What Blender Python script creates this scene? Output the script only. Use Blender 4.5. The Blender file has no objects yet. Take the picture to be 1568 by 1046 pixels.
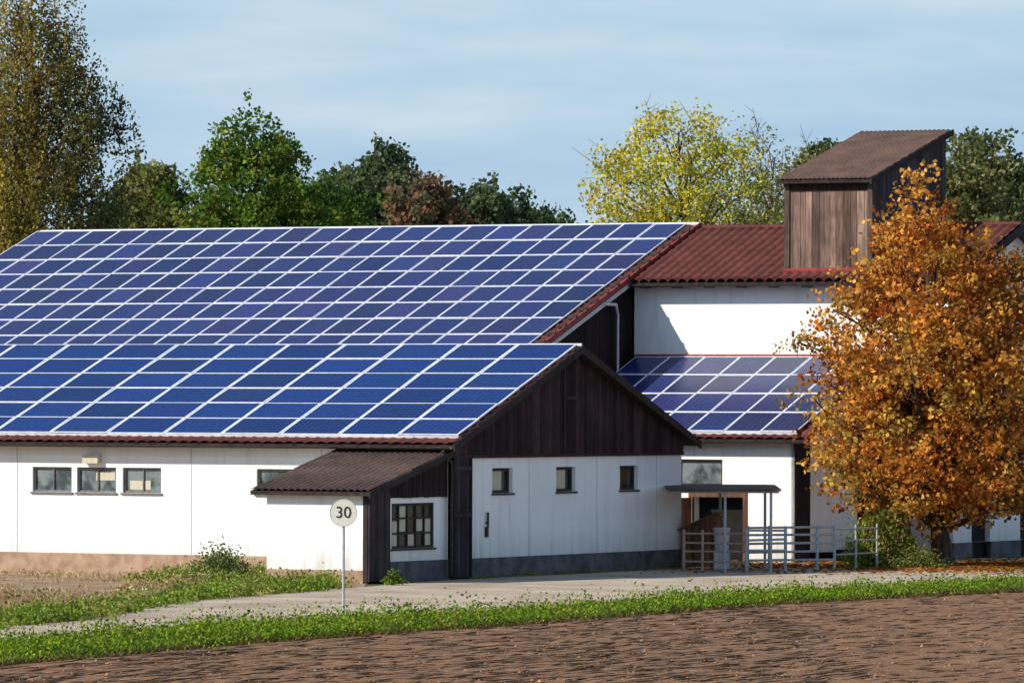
import bpy, math, random
import numpy as np
from mathutils import Matrix, Vector
random.seed(5); rng=np.random.default_rng(7)
sc=bpy.context.scene
ANG=math.radians(29); CA,SA=math.cos(ANG),math.sin(ANG)
ORG=(-1.47,0.0,0.0)

# ---------------------------------------------------------------- materials
def newmat(name):
    m=bpy.data.materials.new(name); m.use_nodes=True
    nt=m.node_tree; nt.nodes.clear()
    out=nt.nodes.new('ShaderNodeOutputMaterial'); return m,nt,out
def N(nt,t,**k):
    n=nt.nodes.new(t)
    for a,b in k.items(): setattr(n,a,b)
    return n
def noise(nt,scale,detail=6,vec=None,rough=.6):
    n=N(nt,'ShaderNodeTexNoise'); n.inputs['Scale'].default_value=scale; n.inputs['Detail'].default_value=detail
    n.inputs['Roughness'].default_value=rough
    if vec is not None: nt.links.new(vec,n.inputs['Vector'])
    return n
def mapped(nt,scale):
    t=N(nt,'ShaderNodeTexCoord'); mp=N(nt,'ShaderNodeMapping'); mp.inputs['Scale'].default_value=scale
    nt.links.new(t.outputs['Object'],mp.inputs['Vector']); return mp.outputs['Vector']
def ramp(nt,fac,stops):
    r=N(nt,'ShaderNodeValToRGB'); e=r.color_ramp.elements
    while len(e)<len(stops): e.new(.5)
    for el,(p,c) in zip(e,stops): el.position=p; el.color=(*c,1) if len(c)==3 else c
    nt.links.new(fac,r.inputs['Fac']); return r
def mix(nt,a,b,fac,mode='MIX'):
    m=N(nt,'ShaderNodeMix',data_type='RGBA',blend_type=mode)
    for sock,v in ((m.inputs[0],fac),(m.inputs[6],a),(m.inputs[7],b)):
        if isinstance(v,(int,float)): sock.default_value=v
        elif isinstance(v,tuple): sock.default_value=(*v,1) if len(v)==3 else v
        else: nt.links.new(v,sock)
    return m.outputs[2]
def principled(nt,out,col,rough=.8,spec=.3,metal=0,bump=None,bs=.3,bd=.02):
    p=N(nt,'ShaderNodeBsdfPrincipled')
    if isinstance(col,tuple): p.inputs['Base Color'].default_value=(*col,1)
    else: nt.links.new(col,p.inputs['Base Color'])
    if isinstance(rough,(int,float)): p.inputs['Roughness'].default_value=rough
    else: nt.links.new(rough,p.inputs['Roughness'])
    p.inputs['Specular IOR Level'].default_value=spec; p.inputs['Metallic'].default_value=metal
    if bump is not None:
        b=N(nt,'ShaderNodeBump'); b.inputs['Strength'].default_value=bs; b.inputs['Distance'].default_value=bd
        nt.links.new(bump,b.inputs['Height']); nt.links.new(b.outputs[0],p.inputs['Normal'])
    nt.links.new(p.outputs[0],out.inputs[0]); return p
def attr(nt):
    a=N(nt,'ShaderNodeAttribute'); a.attribute_name='Col'; return a.outputs['Color']

def m_noise(name,c1,c2,scale,rough=.85,bs=.4,bd=.02,usecol=False,sc3=(1,1,1),spec=.2,lo=.35,hi=.65):
    m,nt,o=newmat(name); v=mapped(nt,sc3); n=noise(nt,scale,7,v)
    r=ramp(nt,n.outputs['Fac'],[(lo,c1),(hi,c2)]); c=r.outputs[0]
    if usecol: c=mix(nt,c,attr(nt),1.0,'MULTIPLY')
    principled(nt,o,c,rough,spec,0,n.outputs['Fac'],bs,bd); return m
def m_plaster(name,white=(.90,.90,.885),dirt=(.46,.42,.36)):
    m,nt,o=newmat(name)
    v=mapped(nt,(2.5,2.5,.18)); n=noise(nt,1.6,8,v,.65)
    v2=mapped(nt,(1,1,1)); n2=noise(nt,.7,6,v2); n3=noise(nt,28,5,v2)
    s=ramp(nt,n.outputs['Fac'],[(.52,(0,0,0)),(.80,(1,1,1))])
    s2=ramp(nt,n2.outputs['Fac'],[(.48,(0,0,0)),(.75,(.5,.5,.5))])
    tc=N(nt,'ShaderNodeTexCoord'); sp=N(nt,'ShaderNodeSeparateXYZ'); nt.links.new(tc.outputs['Object'],sp.inputs[0])
    mr=N(nt,'ShaderNodeMapRange'); mr.inputs[1].default_value=.4; mr.inputs[2].default_value=1.15; mr.inputs[3].default_value=.8; mr.inputs[4].default_value=0.0
    nt.links.new(sp.outputs['Z'],mr.inputs[0])
    f=mix(nt,s.outputs[0],s2.outputs[0],.5,'ADD')
    a=N(nt,'ShaderNodeMath',operation='MULTIPLY'); nt.links.new(f,a.inputs[0]); a.inputs[1].default_value=.45
    g=N(nt,'ShaderNodeMath',operation='MULTIPLY'); nt.links.new(mr.outputs[0],g.inputs[0]); nt.links.new(n.outputs['Fac'],g.inputs[1])
    b=N(nt,'ShaderNodeMath',operation='ADD',use_clamp=True); nt.links.new(a.outputs[0],b.inputs[0]); nt.links.new(g.outputs[0],b.inputs[1])
    c=mix(nt,white,dirt,b.outputs[0])
    principled(nt,o,c,.9,.15,0,n3.outputs['Fac'],.25,.01); return m
M={}
M['plaster']=m_plaster('white_plaster')
M['plinth_tan']=m_noise('plinth_tan',(.30,.19,.12),(.46,.32,.22),3.0)
M['plinth_grey']=m_noise('plinth_grey',(.065,.065,.07),(.15,.145,.145),2.2)  # dark grey for plinths on shaded sides; the shade is in the colour
def m_wood(name,dark,light,rough=.85):
    m,nt,o=newmat(name); v=mapped(nt,(14,14,.7)); n=noise(nt,2.0,8,v,.7)
    v2=mapped(nt,(1,1,1)); n2=noise(nt,1.1,5,v2)
    r=ramp(nt,n.outputs['Fac'],[(.3,dark),(.72,light)])
    r2=ramp(nt,n2.outputs['Fac'],[(.3,(.6,.6,.6)),(.7,(1.25,1.2,1.15))])
    c=mix(nt,r.outputs[0],r2.outputs[0],1.0,'MULTIPLY'); c=mix(nt,c,attr(nt),1.0,'MULTIPLY')
    principled(nt,o,c,rough,.15,0,n.outputs['Fac'],.5,.01); return m
M['wood']=m_wood('dark_stained_boards',(.013,.010,.012),(.078,.054,.058))
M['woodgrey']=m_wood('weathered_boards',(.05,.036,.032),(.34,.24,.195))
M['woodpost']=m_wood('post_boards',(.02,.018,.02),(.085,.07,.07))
M['woodbrown']=m_wood('brown_boards',(.09,.045,.028),(.26,.14,.09))
def m_tile(name,a,b):
    m,nt,o=newmat(name); v=mapped(nt,(1,1,1)); n=noise(nt,1.4,6,v); n2=noise(nt,14,6,v,.7)
    r=ramp(nt,n2.outputs['Fac'],[(.3,a),(.7,b)]); r2=ramp(nt,n.outputs['Fac'],[(.3,(.6,.6,.62)),(.7,(1.15,1.1,1.05))])
    c=mix(nt,r.outputs[0],r2.outputs[0],1.0,'MULTIPLY'); principled(nt,o,c,.75,.3,0,n2.outputs['Fac'],.3,.01); return m
M['red']=m_tile('red_roof_tiles',(.065,.018,.015),(.165,.040,.030))
M['redpaint']=m_noise('red_verge_paint',(.20,.03,.028),(.33,.06,.05),6,.6)
M['brown']=m_tile('brown_corrugated_roof',(.045,.028,.024),(.13,.085,.07))
M['brown2']=m_tile('weathered_corrugated_roof',(.075,.045,.036),(.18,.11,.085))
M['gutter']=m_noise('gutter_metal',(.03,.022,.02),(.07,.05,.045),9,.5)
M['pipe']=m_noise('white_pipe',(.55,.55,.55),(.7,.7,.7),9,.5)
M['frame']=m_noise('grey_window_frame',(.10,.09,.085),(.2,.19,.18),9,.6)
M['darkframe']=m_noise('dark_window_frame',(.02,.018,.016),(.05,.04,.035),9,.6)
M['alu']=m_noise('anodised_frame',(.62,.63,.66),(.78,.79,.83),8,.45,.0)
M['steel']=m_noise('galvanised_steel',(.30,.31,.32),(.48,.48,.49),12,.5)
M['rustpaint']=m_noise('faded_red_rail',(.40,.24,.18),(.52,.36,.30),12,.6)
M['beige']=m_noise('pale_beige',(.50,.45,.34),(.62,.57,.45),4,.9,sc3=(6,6,1))  # plain beige for lamp boxes and pale patches set on window glass
def m_glass(name,a,b):
    m,nt,o=newmat(name); v=mapped(nt,(1,1,1)); n=noise(nt,2.2,4,v)
    r=ramp(nt,n.outputs['Fac'],[(.4,a),(.6,b)]); principled(nt,o,r.outputs[0],.12,.6); return m
M['glass']=m_glass('mottled_glass',(.05,.065,.07),(.20,.24,.24))  # grey tint with paler noise blotches
M['darkglass']=m_glass('dark_glass',(.012,.014,.016),(.05,.055,.05))
M['black']=m_noise('dark_interior',(.008,.008,.008),(.02,.018,.016),3)
def m_panel(name,a,b,rough=.2,spec=.16):
    m,nt,o=newmat(name); uv=N(nt,'ShaderNodeUVMap'); sp=N(nt,'ShaderNodeSeparateXYZ'); nt.links.new(uv.outputs[0],sp.inputs[0])
    def line(sock,w):
        f=N(nt,'ShaderNodeMath',operation='FRACT'); nt.links.new(sock,f.inputs[0])
        s=N(nt,'ShaderNodeMath',operation='LESS_THAN'); nt.links.new(f.outputs[0],s.inputs[0]); s.inputs[1].default_value=w; return s.outputs[0]
    l1=line(sp.outputs[0],.05); l2=line(sp.outputs[1],.09)
    mx=N(nt,'ShaderNodeMath',operation='MAXIMUM'); nt.links.new(l1,mx.inputs[0]); nt.links.new(l2,mx.inputs[1])
    v=mapped(nt,(1,1,1)); n=noise(nt,9,4,v); r=ramp(nt,n.outputs['Fac'],[(.3,a),(.7,b)])
    c=mix(nt,r.outputs[0],attr(nt),1.0,'MULTIPLY')
    sc_=N(nt,'ShaderNodeMath',operation='MULTIPLY'); nt.links.new(mx.outputs[0],sc_.inputs[0]); sc_.inputs[1].default_value=.16
    c=mix(nt,c,(.30,.35,.5),sc_.outputs[0]); principled(nt,o,c,rough,spec); return m
M['cellA']=m_panel('solar_cells_blue',(.002,.018,.105),(.005,.032,.165))
M['cellB']=m_panel('solar_cells_violet',(.014,.020,.090),(.026,.036,.135))
def m_leaf(name,trans=.3):
    m,nt,o=newmat(name); c=attr(nt); d=N(nt,'ShaderNodeBsdfDiffuse'); t=N(nt,'ShaderNodeBsdfTranslucent'); nt.links.new(c,d.inputs[0]); nt.links.new(c,t.inputs[0])
    mx=N(nt,'ShaderNodeMixShader'); mx.inputs[0].default_value=trans; nt.links.new(d.outputs[0],mx.inputs[1]); nt.links.new(t.outputs[0],mx.inputs[2]); nt.links.new(mx.outputs[0],o.inputs[0]); return m
M['leaf']=m_leaf('leaves',.36); M['blade']=m_leaf('grass_blades',.3)
M['bark']=m_noise('bark',(.035,.025,.02),(.13,.10,.08),5,.95,.8,.04,sc3=(4,4,.8))
def m_soil(name,a,b,c3):
    m,nt,o=newmat(name); v=mapped(nt,(1,1,1)); n=noise(nt,.35,4,v); n2=noise(nt,9,8,v,.75)
    r=ramp(nt,n2.outputs['Fac'],[(.3,a),(.7,b)]); r2=ramp(nt,n.outputs['Fac'],[(.35,(.88,.88,.88)),(.65,(1.1,1.09,1.07))])
    c=mix(nt,r.outputs[0],r2.outputs[0],1,'MULTIPLY'); 
    if c3: c=mix(nt,c,attr(nt),1,'MULTIPLY')
    principled(nt,o,c,.95,.05,0,n2.outputs['Fac'],.3,.02); return m
SA1,SB1=(.205,.110,.060),(.37,.212,.122)
M['soil']=m_soil('ploughed_soil',SA1,SB1,False); M['clod']=m_soil('soil_clods',SA1,SB1,True)
M['grassground']=m_noise('meadow_ground',(.05,.07,.02),(.14,.13,.05),.6,.95,.5,.05)
M['verge']=m_noise('verge_ground',(.035,.05,.012),(.09,.11,.03),2.5,.95,.5,.05)
M['dry']=m_noise('dry_grass_ground',(.20,.12,.065),(.44,.30,.18),.8,.95,.5,.05)
def m_gravel():
    m,nt,o=newmat('gravel'); v=mapped(nt,(1,1,1)); n=noise(nt,.45,6,v); n2=noise(nt,22,8,v,.8)
    r=ramp(nt,n2.outputs['Fac'],[(.3,(.42,.33,.24)),(.7,(.68,.58,.46))]); r2=ramp(nt,n.outputs['Fac'],[(.35,(.68,.64,.58)),(.62,(1.06,1.05,1.03))])
    c=mix(nt,r.outputs[0],r2.outputs[0],1,'MULTIPLY'); principled(nt,o,c,.95,.05,0,n2.outputs['Fac'],.4,.015); return m
M['gravel']=m_gravel()
M['signface']=m_noise('sign_face',(.68,.66,.56),(.78,.76,.66),5,.5)
M['signblack']=m_noise('sign_black',(.02,.02,.02),(.035,.035,.035),5,.5)

# ---------------------------------------------------------------- mesh helpers
def finish(me,name,parent,mats):
    ob=bpy.data.objects.new(name,me); sc.collection.objects.link(ob)
    for m in mats: me.materials.append(M[m])
    if parent: ob.parent=parent
    return ob
def mesh_np(name,V,k,col,mats,parent=None,F=None,smooth=False):
    V=np.asarray(V,dtype=np.float32).reshape(-1,3)
    if F is None: F=np.arange(len(V),dtype=np.int32).reshape(-1,k)
    F=np.asarray(F,dtype=np.int32); nf=len(F)
    me=bpy.data.meshes.new(name); me.vertices.add(len(V)); me.vertices.foreach_set('co',V.ravel())
    me.loops.add(F.size); me.loops.foreach_set('vertex_index',F.ravel())
    me.polygons.add(nf); me.polygons.foreach_set('loop_start',np.arange(nf,dtype=np.int32)*F.shape[1])
    me.polygons.foreach_set('loop_total',np.full(nf,F.shape[1],dtype=np.int32))
    if smooth: me.polygons.foreach_set('use_smooth',np.ones(nf,dtype=bool))
    me.update(calc_edges=True)
    if col is not None:
        a=me.color_attributes.new('Col','FLOAT_COLOR','POINT'); c=np.ones((len(V),4),dtype=np.float32); c[:,:3]=col; a.data.foreach_set('color',c.ravel())
    return finish(me,name,parent,mats)
class MB:
    def __init__(s): s.v=[];s.f=[];s.m=[];s.c=[];s.uv=[]
    def poly(s,pts,m=0,c=(1,1,1),uv=None):
        i=len(s.v); s.v+=[tuple(p) for p in pts]; s.c+=[c]*len(pts); s.f.append(tuple(range(i,i+len(pts)))); s.m.append(m)
        s.uv+= uv if uv else [(0.5,0.5)]*len(pts)
    def hexa(s,b,t,m=0,c=(1,1,1)):
        s.poly(b[::-1],m,c); s.poly(t,m,c)
        for i in range(4):
            j=(i+1)%4; s.poly([b[i],b[j],t[j],t[i]],m,c)
    def box(s,x0,x1,y0,y1,z0,z1,m=0,c=(1,1,1)):
        s.hexa([(x0,y0,z0),(x1,y0,z0),(x1,y1,z0),(x0,y1,z0)],[(x0,y0,z1),(x1,y0,z1),(x1,y1,z1),(x0,y1,z1)],m,c)
    def boxP(s,P,s0,s1,z0,z1,d0,d1,m=0,c=(1,1,1)):
        s.hexa([P(s0,z0,d0),P(s1,z0,d0),P(s1,z0,d1),P(s0,z0,d1)],[P(s0,z1,d0),P(s1,z1,d0),P(s1,z1,d1),P(s0,z1,d1)],m,c)
    def tube(s,p0,p1,r0,r1=None,n=8,m=0,c=(1,1,1),cap=True):
        r1=r0 if r1 is None else r1; p0=Vector(p0);p1=Vector(p1); d=(p1-p0).normalized()
        a=d.orthogonal().normalized(); b=d.cross(a)
        A=[p0+(a*math.cos(2*math.pi*i/n)+b*math.sin(2*math.pi*i/n))*r0 for i in range(n)]
        B=[p1+(a*math.cos(2*math.pi*i/n)+b*math.sin(2*math.pi*i/n))*r1 for i in range(n)]
        for i in range(n): j=(i+1)%n; s.poly([A[i],A[j],B[j],B[i]],m,c)
        if cap: s.poly(A[::-1],m,c); s.poly(B,m,c)
    def build(s,name,parent,mats,uv=False):
        me=bpy.data.meshes.new(name); me.from_pydata(s.v,[],s.f); me.update()
        me.polygons.foreach_set('material_index',s.m)
        a=me.color_attributes.new('Col','FLOAT_COLOR','POINT'); a.data.foreach_set('color',np.array([(*c,1) for c in s.c],dtype=np.float32).ravel())
        if uv:
            u=me.uv_layers.new(name='UVMap'); u.data.foreach_set('uv',np.array(s.uv,dtype=np.float32).ravel())
        return finish(me,name,parent,mats)
def empty(name,loc=(0,0,0),rz=0):
    e=bpy.data.objects.new(name,None); sc.collection.objects.link(e); e.location=loc; e.rotation_euler=(0,0,rz); e.empty_display_size=.3; return e
def farm(name): return empty(name,ORG,-ANG)
def PL(y0): return lambda s,z,d:(s,y0+d,z)
def PG(x0): return lambda s,z,d:(x0-d,s,z)
def wall(mb,P,s0,s1,z0,z1,holes,m=0,depth=.18):
    ss=sorted({s0,s1,*[h[0] for h in holes],*[h[1] for h in holes]}); zs=sorted({z0,z1,*[h[2] for h in holes],*[h[3] for h in holes]})
    for a,b in zip(ss,ss[1:]):
        for c,d in zip(zs,zs[1:]):
            if any(a>=h[0]-1e-6 and b<=h[1]+1e-6 and c>=h[2]-1e-6 and d<=h[3]+1e-6 for h in holes): continue
            mb.poly([P(a,c,0),P(b,c,0),P(b,d,0),P(a,d,0)],m)
    for h in holes:
        a,b,c,d=h[:4]
        for q in ([(a,c),(b,c)],[(b,c),(b,d)],[(b,d),(a,d)],[(a,d),(a,c)]):
            (u0,w0),(u1,w1)=q; mb.poly([P(u0,w0,0),P(u1,w1,0),P(u1,w1,depth),P(u0,w0,depth)],m)
def planks(mb,P,s0,s1,zb,zt,w=.17,m=0,d0=-.03,base=(1,1,1),var=.35):
    s=s0
    while s<s1-1e-3:
        e=min(s+w*random.uniform(.8,1.2),s1); k=1+random.uniform(-var,var); o=random.uniform(0,.014)
        c=tuple(b*k*random.uniform(.96,1.04) for b in base); g=.006
        a,b=s+g,e-g; dd=d0-o
        if b>a:
            j=random.uniform(-.01,.015)
            mb.hexa([P(a,zb(a)+j,dd),P(b,zb(b)+j,dd),P(b,zb(b)+j,.0),P(a,zb(a)+j,.0)],[P(a,zt(a),dd),P(b,zt(b),dd),P(b,zt(b),.0),P(a,zt(a),.0)],m,c)
        s=e
def window(parent,P,s0,s1,z0,z1,fr='frame',gl='glass',cols=1,rows=1,fw=.05,beige=None,dep=.10,name='window'):
    mb=MB()
    mb.boxP(P,s0,s1,z0,z0+fw,dep-.04,dep+.03,0); mb.boxP(P,s0,s1,z1-fw,z1,dep-.04,dep+.03,0)
    mb.boxP(P,s0,s0+fw,z0+fw,z1-fw,dep-.04,dep+.03,0); mb.boxP(P,s1-fw,s1,z0+fw,z1-fw,dep-.04,dep+.03,0)
    for i in range(1,cols):
        x=s0+(s1-s0)*i/cols; mb.boxP(P,x-fw*.35,x+fw*.35,z0+fw,z1-fw,dep-.03,dep+.02,0)
    for i in range(1,rows):
        z=z0+(z1-z0)*i/rows; mb.boxP(P,s0+fw,s1-fw,z-fw*.35,z+fw*.35,dep-.025,dep+.018,0)
    mb.poly([P(s0,z0,dep+.01),P(s1,z0,dep+.01),P(s1,z1,dep+.01),P(s0,z1,dep+.01)],1)
    for bz in (beige or []):
        mb.poly([P(bz[0],bz[2],dep+.006),P(bz[1],bz[2],dep+.006),P(bz[1],bz[3],dep+.006),P(bz[0],bz[3],dep+.006)],2)
    mb.boxP(P,s0-.04,s1+.04,z0-.045,z0-.003,-.05,.12,0)
    return mb.build(name,parent,[fr,gl,'beige'])
def tileroof(name,parent,x0,x1,y0,z0,y1,z1,mat,period=.22,amp=.025,course=.36,step=.03,deck='gutter',sub=6):
    Ls=math.hypot(y1-y0,z1-z0); dy,dz=(y1-y0)/Ls,(z1-z0)/Ls; ny,nz=(-dz,dy) if dy>0 else (dz,-dy)
    if nz<0: ny,nz=-ny,-nz
    nx=max(2,int((x1-x0)/period*sub)); X=np.linspace(x0,x1,nx+1)
    prof=amp*np.abs(np.sin(math.pi*(X-x0)/period))
    nc=max(1,int(Ls/course)); rs=[];hs=[]
    for j in range(nc):
        rs+=[Ls*j/nc,Ls*(j+1)/nc-.002]; hs+=[step,0.0]
    rs=np.array(rs);hs=np.array(hs)
    R,XX=np.meshgrid(rs,X,indexing='ij'); H=hs[:,None]+prof[None,:]+.012
    V=np.stack([XX,y0+dy*R+ny*H,z0+dz*R+nz*H],-1).reshape(-1,3)
    n1=len(X); i=np.arange((len(rs)-1)*(n1-1)); r=i//(n1-1); c=i%(n1-1); a=r*n1+c
    F=np.stack([a,a+1,a+n1+1,a+n1],-1)
    mesh_np(name,V,4,None,[mat],parent,F)
    mb=MB(); t=.09
    def Q(x,r,h): return (x,y0+dy*r+ny*h,z0+dz*r+nz*h)
    mb.hexa([Q(x0+.01,.02,-t),Q(x1-.01,.02,-t),Q(x1-.01,Ls,-t),Q(x0+.01,Ls,-t)],[Q(x0+.01,.02,.005),Q(x1-.01,.02,.005),Q(x1-.01,Ls,.005),Q(x0+.01,Ls,.005)],0)
    mb.build(name+'_deck',parent,[deck])
    return Q,Ls
def panels(parent,Q,x0,ncol,cw,r0,nrow,rh,fx,fr,mat,nu=10,nv=6,h0=.10,var=.25):
    mb=MB(); g=.006
    for i in range(ncol):
        for j in range(nrow):
            a,b=x0+i*cw+g,x0+(i+1)*cw-g; c,d=r0+j*rh+g,r0+(j+1)*rh-g
            j1,j2=random.uniform(-.010,.010),random.uniform(-.010,.010)
            B=[Q(a,c,h0+j1),Q(b,c,h0+j1),Q(b,d,h0+j2),Q(a,d,h0+j2)]; h=h0+.035
            A=[(a+fx,c+fr),(b-fx,c+fr),(b-fx,d-fr),(a+fx,d-fr)]; O=[(a,c),(b,c),(b,d),(a,d)]
            T=[Q(x,r,h+(j1 if r<(c+d)/2 else j2)) for x,r in O]; I=[Q(x,r,h-.003+(j1 if r<(c+d)/2 else j2)) for x,r in A]
            for q in range(4):
                w=(q+1)%4; mb.poly([T[q],T[w],I[w],I[q]],0); mb.poly([B[q],B[w],T[w],T[q]],0)
            k=1+random.uniform(-var,var); col=(k*random.uniform(.75,1.35),k,k*random.uniform(.9,1.1))
            mb.poly(I,1,col,[(0,0),(nu,0),(nu,nv),(0,nv)])
    for j in range(nrow+1):
        r=r0+j*rh
        mb.hexa([Q(x0,r-.02,.045),Q(x0+ncol*cw,r-.02,.045),Q(x0+ncol*cw,r+.02,.045),Q(x0,r+.02,.045)],[Q(x0,r-.02,h0-.01),Q(x0+ncol*cw,r-.02,h0-.01),Q(x0+ncol*cw,r+.02,h0-.01),Q(x0,r+.02,h0-.01)],0)
    return mb.build('solar_panels',parent,['alu',mat],uv=True)
def gutter(parent,x0,x1,y,z):
    mb=MB(); n=8; r=.075
    pts=[(y+r*math.cos(math.pi+math.pi*i/n),z+r*math.sin(math.pi+math.pi*i/n)) for i in range(n+1)]
    for (a,b),(c,d) in zip(pts,pts[1:]): mb.poly([(x0,a,b),(x1,a,b),(x1,c,d),(x0,c,d)])
    x=x0+.4
    while x<x1: mb.box(x,x+.03,y-r-.01,y+r+.05,z-.01,z+.012); x+=.9
    mb.build('gutter',parent,['gutter'])
def barge(parent,x,prof,h=.2,th=.04,mat='woodpost',name='barge_board'):
    mb=MB()
    for (y0,z0),(y1,z1) in zip(prof,prof[1:]):
        mb.hexa([(x,y0,z0-h),(x+th,y0,z0-h),(x+th,y1,z1-h),(x,y1,z1-h)],[(x,y0,z0),(x+th,y0,z0),(x+th,y1,z1),(x,y1,z1)],0,(.8,.8,.8))
    mb.build(name,parent,[mat])

# ================================================================ BARN with annex (front)
b1=farm('solar_barn')
XL=-27.0; ZE=3.22; ZR=5.60; sl=(ZR-ZE)/6.4
mb=MB(); P=PL(0)
wins=[(-11.93,-10.77),(-10.62,-9.47),(-9.28,-8.16),(-5.42,-4.3),(-17.5,-16.3),(-21,-19.8)]
wall(mb,P,XL,-.06,.5,3.2,[(a,b,2.0,2.62) for a,b in wins])
PGb=PG(0)
gw=[(2.06,3.08),(5.30,6.30),(8.63,9.6)]
wall(mb,PGb,.9,12,.5,2.95,[(a,b,2.05,2.66) for a,b in gw])
mb.poly([(XL,12,0),(-.02,12,0),(-.02,12,3.2),(XL,12,3.2)]); mb.poly([(XL,0,0),(XL,12,0),(XL,12,3.2),(XL,6,5.5),(XL,0,3.2)])
mb.build('walls',b1,['plaster'])
mb=MB()
for x in (-7.3,-12.4,-3.6,-16,-19.6): mb.boxP(P,x,x+.025,.5,3.1,-.012,-.002)
for y in (3.9,7.4,10.6): mb.boxP(PGb,y,y+.02,.5,2.92,-.012,-.002)
mb.build('wall_joints',b1,['pipe'])
mb=MB(); mb.boxP(P,XL,-.07,-.3,.5,-.025,.15,0); mb.build('plinth',b1,['plinth_tan'])
mb=MB(); mb.boxP(PGb,.9,12.03,-.3,.495,-.03,.15,0); mb.build('gable_plinth',b1,['plinth_grey'])
for k,(a,b) in enumerate(wins): window(b1,P,a,b,2.0,2.62,'frame','glass',2 if k!=3 else 1,1,.05,[(a+.15,a+.75,2.08,2.3)] if k==2 else ([(a+.5,b-.1,2.3,2.5)] if k==1 else None))
for k,(a,b) in enumerate(gw):
    window(b1,PGb,a,b,2.05,2.66,'darkframe','darkglass',1,1,.07,[(a+.05,a+(.72 if k<2 else .3),2.1,2.6)],dep=.14)
zt=lambda s: (ZE+.0+sl*(s+.4) if s<6 else ZE+sl*(12.4-s))-.12
mb=MB(); planks(mb,PGb,0,6,lambda s:2.93,zt,.19,d0=-.06,base=(1.0,.84,.88),var=.5); planks(mb,PGb,6,12,lambda s:2.93,zt,.19,d0=-.06,base=(1.0,.84,.88),var=.5)
mb.boxP(PGb,0,12,2.91,2.98,-.075,-.066)
for y in (5.55,): mb.boxP(PGb,y,y+.9,4.32,4.40,-.10,-.08,0,(1.3,1.1,1)); mb.boxP(PGb,y-.02,y+.06,3.0,5.2,-.10,-.08,0,(1.3,1,1))
mb.build('gable_boards',b1,['wood'])
mb=MB(); planks(mb,PGb,0,.9,lambda s:.05,lambda s:2.93,.15,d0=-.05,base=(1,1,1.1)); mb.boxP(PGb,.03,.88,1.5,1.6,-.1,-.07,0,(1,1,1)); mb.boxP(PGb,.03,.88,2.62,2.72,-.1,-.07,0,(1.2,1.2,1.2)); mb.boxP(PGb,.85,.93,.03,2.93,-.09,-.0,0,(.5,.5,.5))
mb.boxP(PGb,0,.05,.03,2.93,-.10,0,0,(.5,.5,.5)); mb.build('sliding_door',b1,['woodpost'])
mb=MB(); mb.tube((.06,1.75,1.25),(.06,1.75,1.6),.03); mb.tube((.0,1.75,1.35),(.08,1.75,1.35),.03); mb.box(0,.05,1.69,1.81,1.0,1.25); mb.build('wall_tap',b1,['gutter'])
Q,Ls=tileroof('tiles',b1,XL-.2,.32,-.4,ZE,6,ZR,'red',.30,.05,.42)
tileroof('tiles_rear',b1,XL-.2,.32,12.4,ZE,6,ZR,'red',.30,.05,.42)
panels(b1,Q,.26-16*1.66,16,1.66,.40,6,1.06,.05,.028,'cellA')
barge(b1,.325,[(-.42,ZE+.04),(6,ZR+.05),(12.42,ZE+.04)],.19)
mb=MB(); mb.tube((XL,6,ZR+.06),(.33,6,ZR+.06),.05,n=8); mb.build('ridge_cap',b1,['alu'])
gutter(b1,XL,.3,-.50,ZE-.02)
mb=MB(); mb.boxP(P,-10.35,-9.9,2.72,2.93,-.18,0); mb.build('wall_lamp',b1,['beige'])
mb=MB(); mb.tube((.08,-.5,3.1),(.08,-.08,2.8),.035); mb.tube((.09,-.08,2.8),(.09,-.08,.1),.035); mb.build('downpipe',b1,['gutter'])
AY=-3.72; AX0=-2.87; AX1=-.10
mb=MB(); wall(mb,PL(AY),AX0,AX1-.10,.32,2.25,[])
mb.poly([(AX0,AY,.0),(AX0,0,.0),(AX0,0,3.0),(AX0,AY,2.15)])
PA=PG(AX1)
wall(mb,PA,-2.76,-.03,.5,2.02,[(-2.62,-.60,.80,1.87)])
mb.build('annex_walls',b1,['plaster'])
mb=MB(); mb.boxP(PL(AY),AX0-.02,AX1-.12,-.3,.32,-.025,.1); mb.build('annex_plinth',b1,['plinth_tan'])
mb=MB(); mb.boxP(PA,-2.76,-.03,-.3,.495,-.03,.1); mb.build('annex_side_plinth',b1,['plinth_grey'])
window(b1,PA,-2.62,-.60,.80,1.87,'darkframe','darkglass',5,3,.06,[(-2.55,-2.25,.85,1.45),(-2.2,-1.85,1.2,1.8),(-1.78,-1.45,.86,1.15),(-1.4,-1.05,1.2,1.5),(-1.0,-.66,.86,1.5)],dep=.06,name='annex_window')
azt=lambda s: 2.15+.235*(s+4.05)-.10
mb=MB(); planks(mb,PA,-3.74,-2.76,lambda s:.05,azt,.14,d0=-.04,base=(1,1,1.05)); planks(mb,PA,-2.76,-.03,lambda s:2.0,azt,.16,d0=-.04,base=(.6,.5,.5))
mb.box(AX1-.12,AX1+.0,AY-.03,AY+.06,0,2.2,0,(.8,.8,.8)); mb.build('annex_boards',b1,['woodpost'])
Q2,L2=tileroof('annex_roof',b1,-3.15,.12,-4.05,2.15,-.04,3.09,'brown',.18,.045,1.6,.02,sub=6)
barge(b1,.12,[(-4.07,2.17),(-.04,3.12)],.15)

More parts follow.
